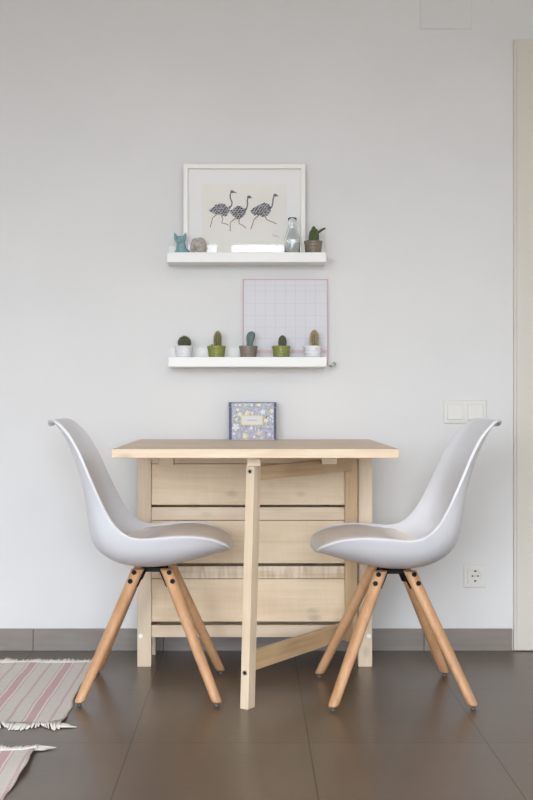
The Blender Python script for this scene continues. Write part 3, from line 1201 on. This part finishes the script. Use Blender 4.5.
# make sure the solid grows towards the sitter
me = sh.data
mid = min(me.polygons, key=lambda p: (p.center - Vector((0, 0, .376))).length)
so = sh.modifiers.new('thickness', 'SOLIDIFY')
so.thickness = .0075
so.offset = 1.0 if mid.normal.z > 0 else -1.0
so.use_even_offset = False
bv = sh.modifiers.new('rim', 'BEVEL')
bv.width = .0022
bv.segments = 2
bv.limit_method = 'ANGLE'
bv.angle_limit = math.radians(50)
# seat pad
bm = bmesh.new()
TA, TB = 1.35, 7.7
NP, NQ = 34, 22
top, bot = [], []
for i in range(NP + 1):
    q = i / NP
    tt = TA + (TB - TA) * q
    env = (q / .16) ** .75 if q < .16 else (1.0 if q < .5 else .5 + .5 * math.cos(PI * (q - .5) / .5))
    tr, br = [], []
    for j in range(NQ + 1):
        a = (-1 + 2 * j / NQ) * .945
        lo = shell_pt(tt, a)
        full = .93 + .05 * (1 - (a / .95) ** 2)
        kk = hfun(a)
        edge = (1 - (abs(a) / .95) ** 14)
        k2 = kk + max(0.0, full - kk) * env * edge
        hi = shell_pt(tt, a, k2)
        cx, cz, rx, rz, w = interp(ST, tt)
        lift = .0085
        dirv = Vector((rx - cx, 0, rz - cz))
        dirv = dirv.normalized() if dirv.length > 1e-6 else Vector((0, 0, 1))
        lo = Vector(lo) + dirv * .0068
        hi = Vector(hi) + dirv * lift
        tr.append(bm.verts.new(hi))
        br.append(bm.verts.new(lo))
    top.append(tr)
    bot.append(br)
for i in range(NP):
    for j in range(NQ):
        bm.faces.new((top[i][j], top[i + 1][j], top[i + 1][j + 1], top[i][j + 1]))
        bm.faces.new((bot[i][j], bot[i][j + 1], bot[i + 1][j + 1], bot[i + 1][j]))
    bm.faces.new((top[i][0], bot[i][0], bot[i + 1][0], top[i + 1][0]))
    bm.faces.new((top[i][NQ], top[i + 1][NQ], bot[i + 1][NQ], bot[i][NQ]))
for j in range(NQ):
    bm.faces.new((top[0][j], top[0][j + 1], bot[0][j + 1], bot[0][j]))
    bm.faces.new((top[NP][j], bot[NP][j], bot[NP][j + 1], top[NP][j + 1]))
obj('seat_pad', bm, M['pad'], t, smooth=True)
# black cross bracket under the shell
bm = bmesh.new()
box(bm, -.034, .034, -.045, .045, .3615, .3735)
LT, LB = (.043, .068, .3735), (.1975, .2205, .0110)
for sx in (-1, 1):
    for sy in (-1, 1):
        a = Vector((sx * LT[0], sy * LT[1], LT[2]))
        b = Vector((sx * LB[0], sy * LB[1], LB[2]))
        out = Vector((sx * (LB[0] - LT[0]), sy * (LB[1] - LT[1]), 0)).normalized()
        side = Vector((-out.y, out.x, 0))
        ax = (b - a).normalized()
        # flange lying against the inner face of the leg
        p0 = a - out * .021 + ax * .002
        p1 = p0 + ax * .058
        hb = [p0 - side * .012 - out * .004, p0 + side * .012 - out * .004, p0 + side * .012, p0 - side * .012]
        ht = [p1 - side * .010 - out * .003, p1 + side * .010 - out * .003, p1 + side * .010, p1 - side * .010]
        hexa(bm, [tuple(v) for v in hb], [tuple(v) for v in ht])
obj('bracket', bm, M['black_metal'], t, bevel=.001)
for sx in (-1, 1):
    for sy in (-1, 1):
        a = Vector((sx * LT[0], sy * LT[1], LT[2]))
        b = Vector((sx * LB[0], sy * LB[1], LB[2]))
        bm = bmesh.new()
        n = 24
        rings = []
        for q in [0, .03, .3, .6, .9, .985, 1.0]:
            r = .0195 + (.0155 - .0195) * q
            if q == 1.0:
                r -= .0025
            c = a.lerp(b, q)
            rings.append([bm.verts.new((c.x + r * math.cos(2 * PI * k / n), c.y + r * math.sin(2 * PI * k / n), c.z)) for k in range(n)])
        for r0, r1 in zip(rings, rings[1:]):
            for k in range(n):
                f = bm.faces.new((r0[k], r0[(k + 1) % n], r1[(k + 1) % n], r1[k]))
                f.smooth = True
        bm.faces.new(rings[0])
        bm.faces.new(rings[-1])
        leg = obj('leg', bm, M['beech'], t)
        out = Vector((sx * (LB[0] - LT[0]), sy * (LB[1] - LT[1]), 0)).normalized()
        ax = (b - a).normalized()
        nrm = (out - ax * out.dot(ax)).normalized()
        face = (nrm * .5 + Vector((0, sy, 0)))
        face = (face - ax * face.dot(ax)).normalized()
        for dd in (.018, .047):
            c = a + ax * dd
            bm = bmesh.new()
            cyl(bm, c + face * .0165, face, .0072, .0042, 16)
            obj('bolt', bm, M['black_metal'], leg)
        bm = bmesh.new()
        lathe(bm, [(.0070, 0), (.0078, .002), (.0065, .0045), (.004, .006), (.004, .0110)], 18, b.x, b.y)
        obj('foot_glide', bm, M['glide'], leg)
right = copy_tree(t)
right.location = (.4205, 3.905, 0)
right.scale = (1.01, 1.01, 1.0)
right.rotation_euler = (0, 0, PI + math.radians(2.0))
right['label'] = 'white shell chair with beech legs on the right side, below the switch'

# ------------------------------------------------------------------ rugs
def rug(y0, y1, x0, x1, label, tail, seed):
    rnd = random.Random(seed)
    yc = y1
    t = thing('striped_rug', label, 'rug', (0, 0, 0), 0, 'striped cotton rugs')
    nx, ny = 60, 60

    def hgt(x, y):
        e = max(0.0, 1 - (x1 - x) / .06)
        return .0012 + .0012 * (1 + math.sin(x * 31 + seed + 2 * math.sin(y * 9)) * math.sin(y * 17 + seed)) + .011 * e * e * (0.5 + .5 * math.sin(y * 11 + seed * 2.1))

    def xedge(x, y):
        return x + (.004 * math.sin(y * 14 + seed) + .002 * math.sin(y * 41)) * (x - x0) / (x1 - x0)
    bm = bmesh.new()
    g = []
    for i in range(nx + 1):
        x = x0 + (x1 - x0) * i / nx
        g.append([(xedge(x, y0 + (y1 - y0) * j / ny), y0 + (y1 - y0) * j / ny) for j in range(ny + 1)])
    tp = [[bm.verts.new((x, y, hgt(x, y) + .003)) for x, y in r] for r in g]
    bt = [[bm.verts.new((x, y, hgt(x, y) - .0010)) for x, y in r] for r in g]
    for i in range(nx):
        for j in range(ny):
            f = bm.faces.new((tp[i][j], tp[i + 1][j], tp[i + 1][j + 1], tp[i][j + 1])); f.smooth = True
            f = bm.faces.new((bt[i][j], bt[i][j + 1], bt[i + 1][j + 1], bt[i + 1][j])); f.smooth = True
    for i in range(nx):
        bm.faces.new((tp[i][0], bt[i][0], bt[i + 1][0], tp[i + 1][0]))
        bm.faces.new((tp[i][ny], tp[i + 1][ny], bt[i + 1][ny], bt[i][ny]))
    for j in range(ny):
        bm.faces.new((tp[0][j], tp[0][j + 1], bt[0][j + 1], bt[0][j]))
        bm.faces.new((tp[nx][j], bt[nx][j], bt[nx][j + 1], tp[nx][j + 1]))
    obj('woven_body', bm, M['rug'], t)
    for end, sgn in ((y0, -1), (y1, 1)):
        bm = bmesh.new()
        k = 0
        x = x0
        while x < x1:
            xx = xedge(x, end)
            L = .045 + .014 * math.sin(x * 60 + seed) + rnd.uniform(-.012, .012)
            dx = .010 * math.sin(x * 45 + seed) + rnd.uniform(-.004, .004)
            r = rnd.uniform(.0024, .0042)
            tube(bm, [(xx, end - sgn * .004, hgt(x, end) + .0024), (xx + dx * .4, end + sgn * L * .5, .0045 + rnd.uniform(0, .006)), (xx + dx, end + sgn * L, .0030)], [r, r, r * .6], 5)
            x += .0047
        if tail and sgn == tail:
            for q in range(7):
                xx = xedge(x1, end)
                tube(bm, [(xx - .006, end + sgn * (.004 + q * .006), .006), (xx + .02, end + sgn * (.012 + q * .004), .0045), (xx + .030 + q * .003, end + sgn * (.022 + q * .002), .003)], [.003, .003, .0015], 5)
        obj('fringe', bm, M['fringe'], t)
    return t


rug(3.512, 4.325, -1.25, -.516, 'pale rug with pink stripes lying beside the left chair', -1, 1.0)
rug(2.45, 3.238, -1.25, -.540, 'pink striped rug nearest the viewer, at the lower left corner', 1, 2.3)

# ------------------------------------------------------------------ light: daylight from the sky through the balcony window
pl = bpy.data.lights.new('window_portal', 'AREA')
pl.shape = 'RECTANGLE'
pl.size, pl.size_y = WX1 - WX0, WZ1 - WZ0
pl.cycles.is_portal = True
po = bpy.data.objects.new('window_portal', pl)
po.location = ((WX0 + WX1) / 2, YB - .09, (WZ0 + WZ1) / 2)
po.rotation_euler = (PI / 2, 0, 0)
C.objects.link(po)
cl = bpy.data.lights.new('ceiling_fill', 'AREA')  # added warm fill light, no real fixture; lifts the seat pads and right side
cl.shape = 'RECTANGLE'
cl.size, cl.size_y = .7, .7
cl.energy = 19
cl.color = lin((255, 238, 218))[:3]
clo = bpy.data.objects.new('ceiling_fill', cl)
clo.location = (.75, .75, ZC - .06)
C.objects.link(clo)
w = bpy.data.worlds.new('sky')
bpy.context.scene.world = w
w.use_nodes = True
nt = w.node_tree
bg = nt.nodes['Background']
tc = nt.nodes.new('ShaderNodeTexCoord')
sp = nt.nodes.new('ShaderNodeSeparateXYZ')
cr = nt.nodes.new('ShaderNodeValToRGB')
mr = nt.nodes.new('ShaderNodeMapRange')
mr.inputs['From Min'].default_value = -1
mr.inputs['From Max'].default_value = 1
nt.links.new(tc.outputs['Generated'], sp.inputs[0])
nt.links.new(sp.outputs['Z'], mr.inputs['Value'])
nt.links.new(mr.outputs['Result'], cr.inputs['Fac'])
cr.color_ramp.elements[0].position = .49
cr.color_ramp.elements[0].color = (.28, .275, .265, 1)         # ground outside
cr.color_ramp.elements[1].position = .52
cr.color_ramp.elements[1].color = (.885, .955, 1.035, 1)          # overcast sky
nt.links.new(cr.outputs['Color'], bg.inputs['Color'])
bg.inputs['Strength'].default_value = 9.0

# ------------------------------------------------------------------ camera
cam = bpy.data.cameras.new('camera')
cam.sensor_fit = 'AUTO'
cam.sensor_width = 36
cam.lens = F / 800 * 36
cam.shift_x = (266.5 - VX) / 800
co = bpy.data.objects.new('camera', cam)
co.location = (0, 0, H)
co.rotation_euler = (PI / 2, 0, 0)
C.objects.link(co)
sc = bpy.context.scene
sc.camera = co
sc.view_settings.view_transform = 'Standard'
sc.view_settings.look = 'None'
sc.view_settings.gamma = 1
sc.view_settings.use_curve_mapping = False
sc.view_settings.exposure = 0.66
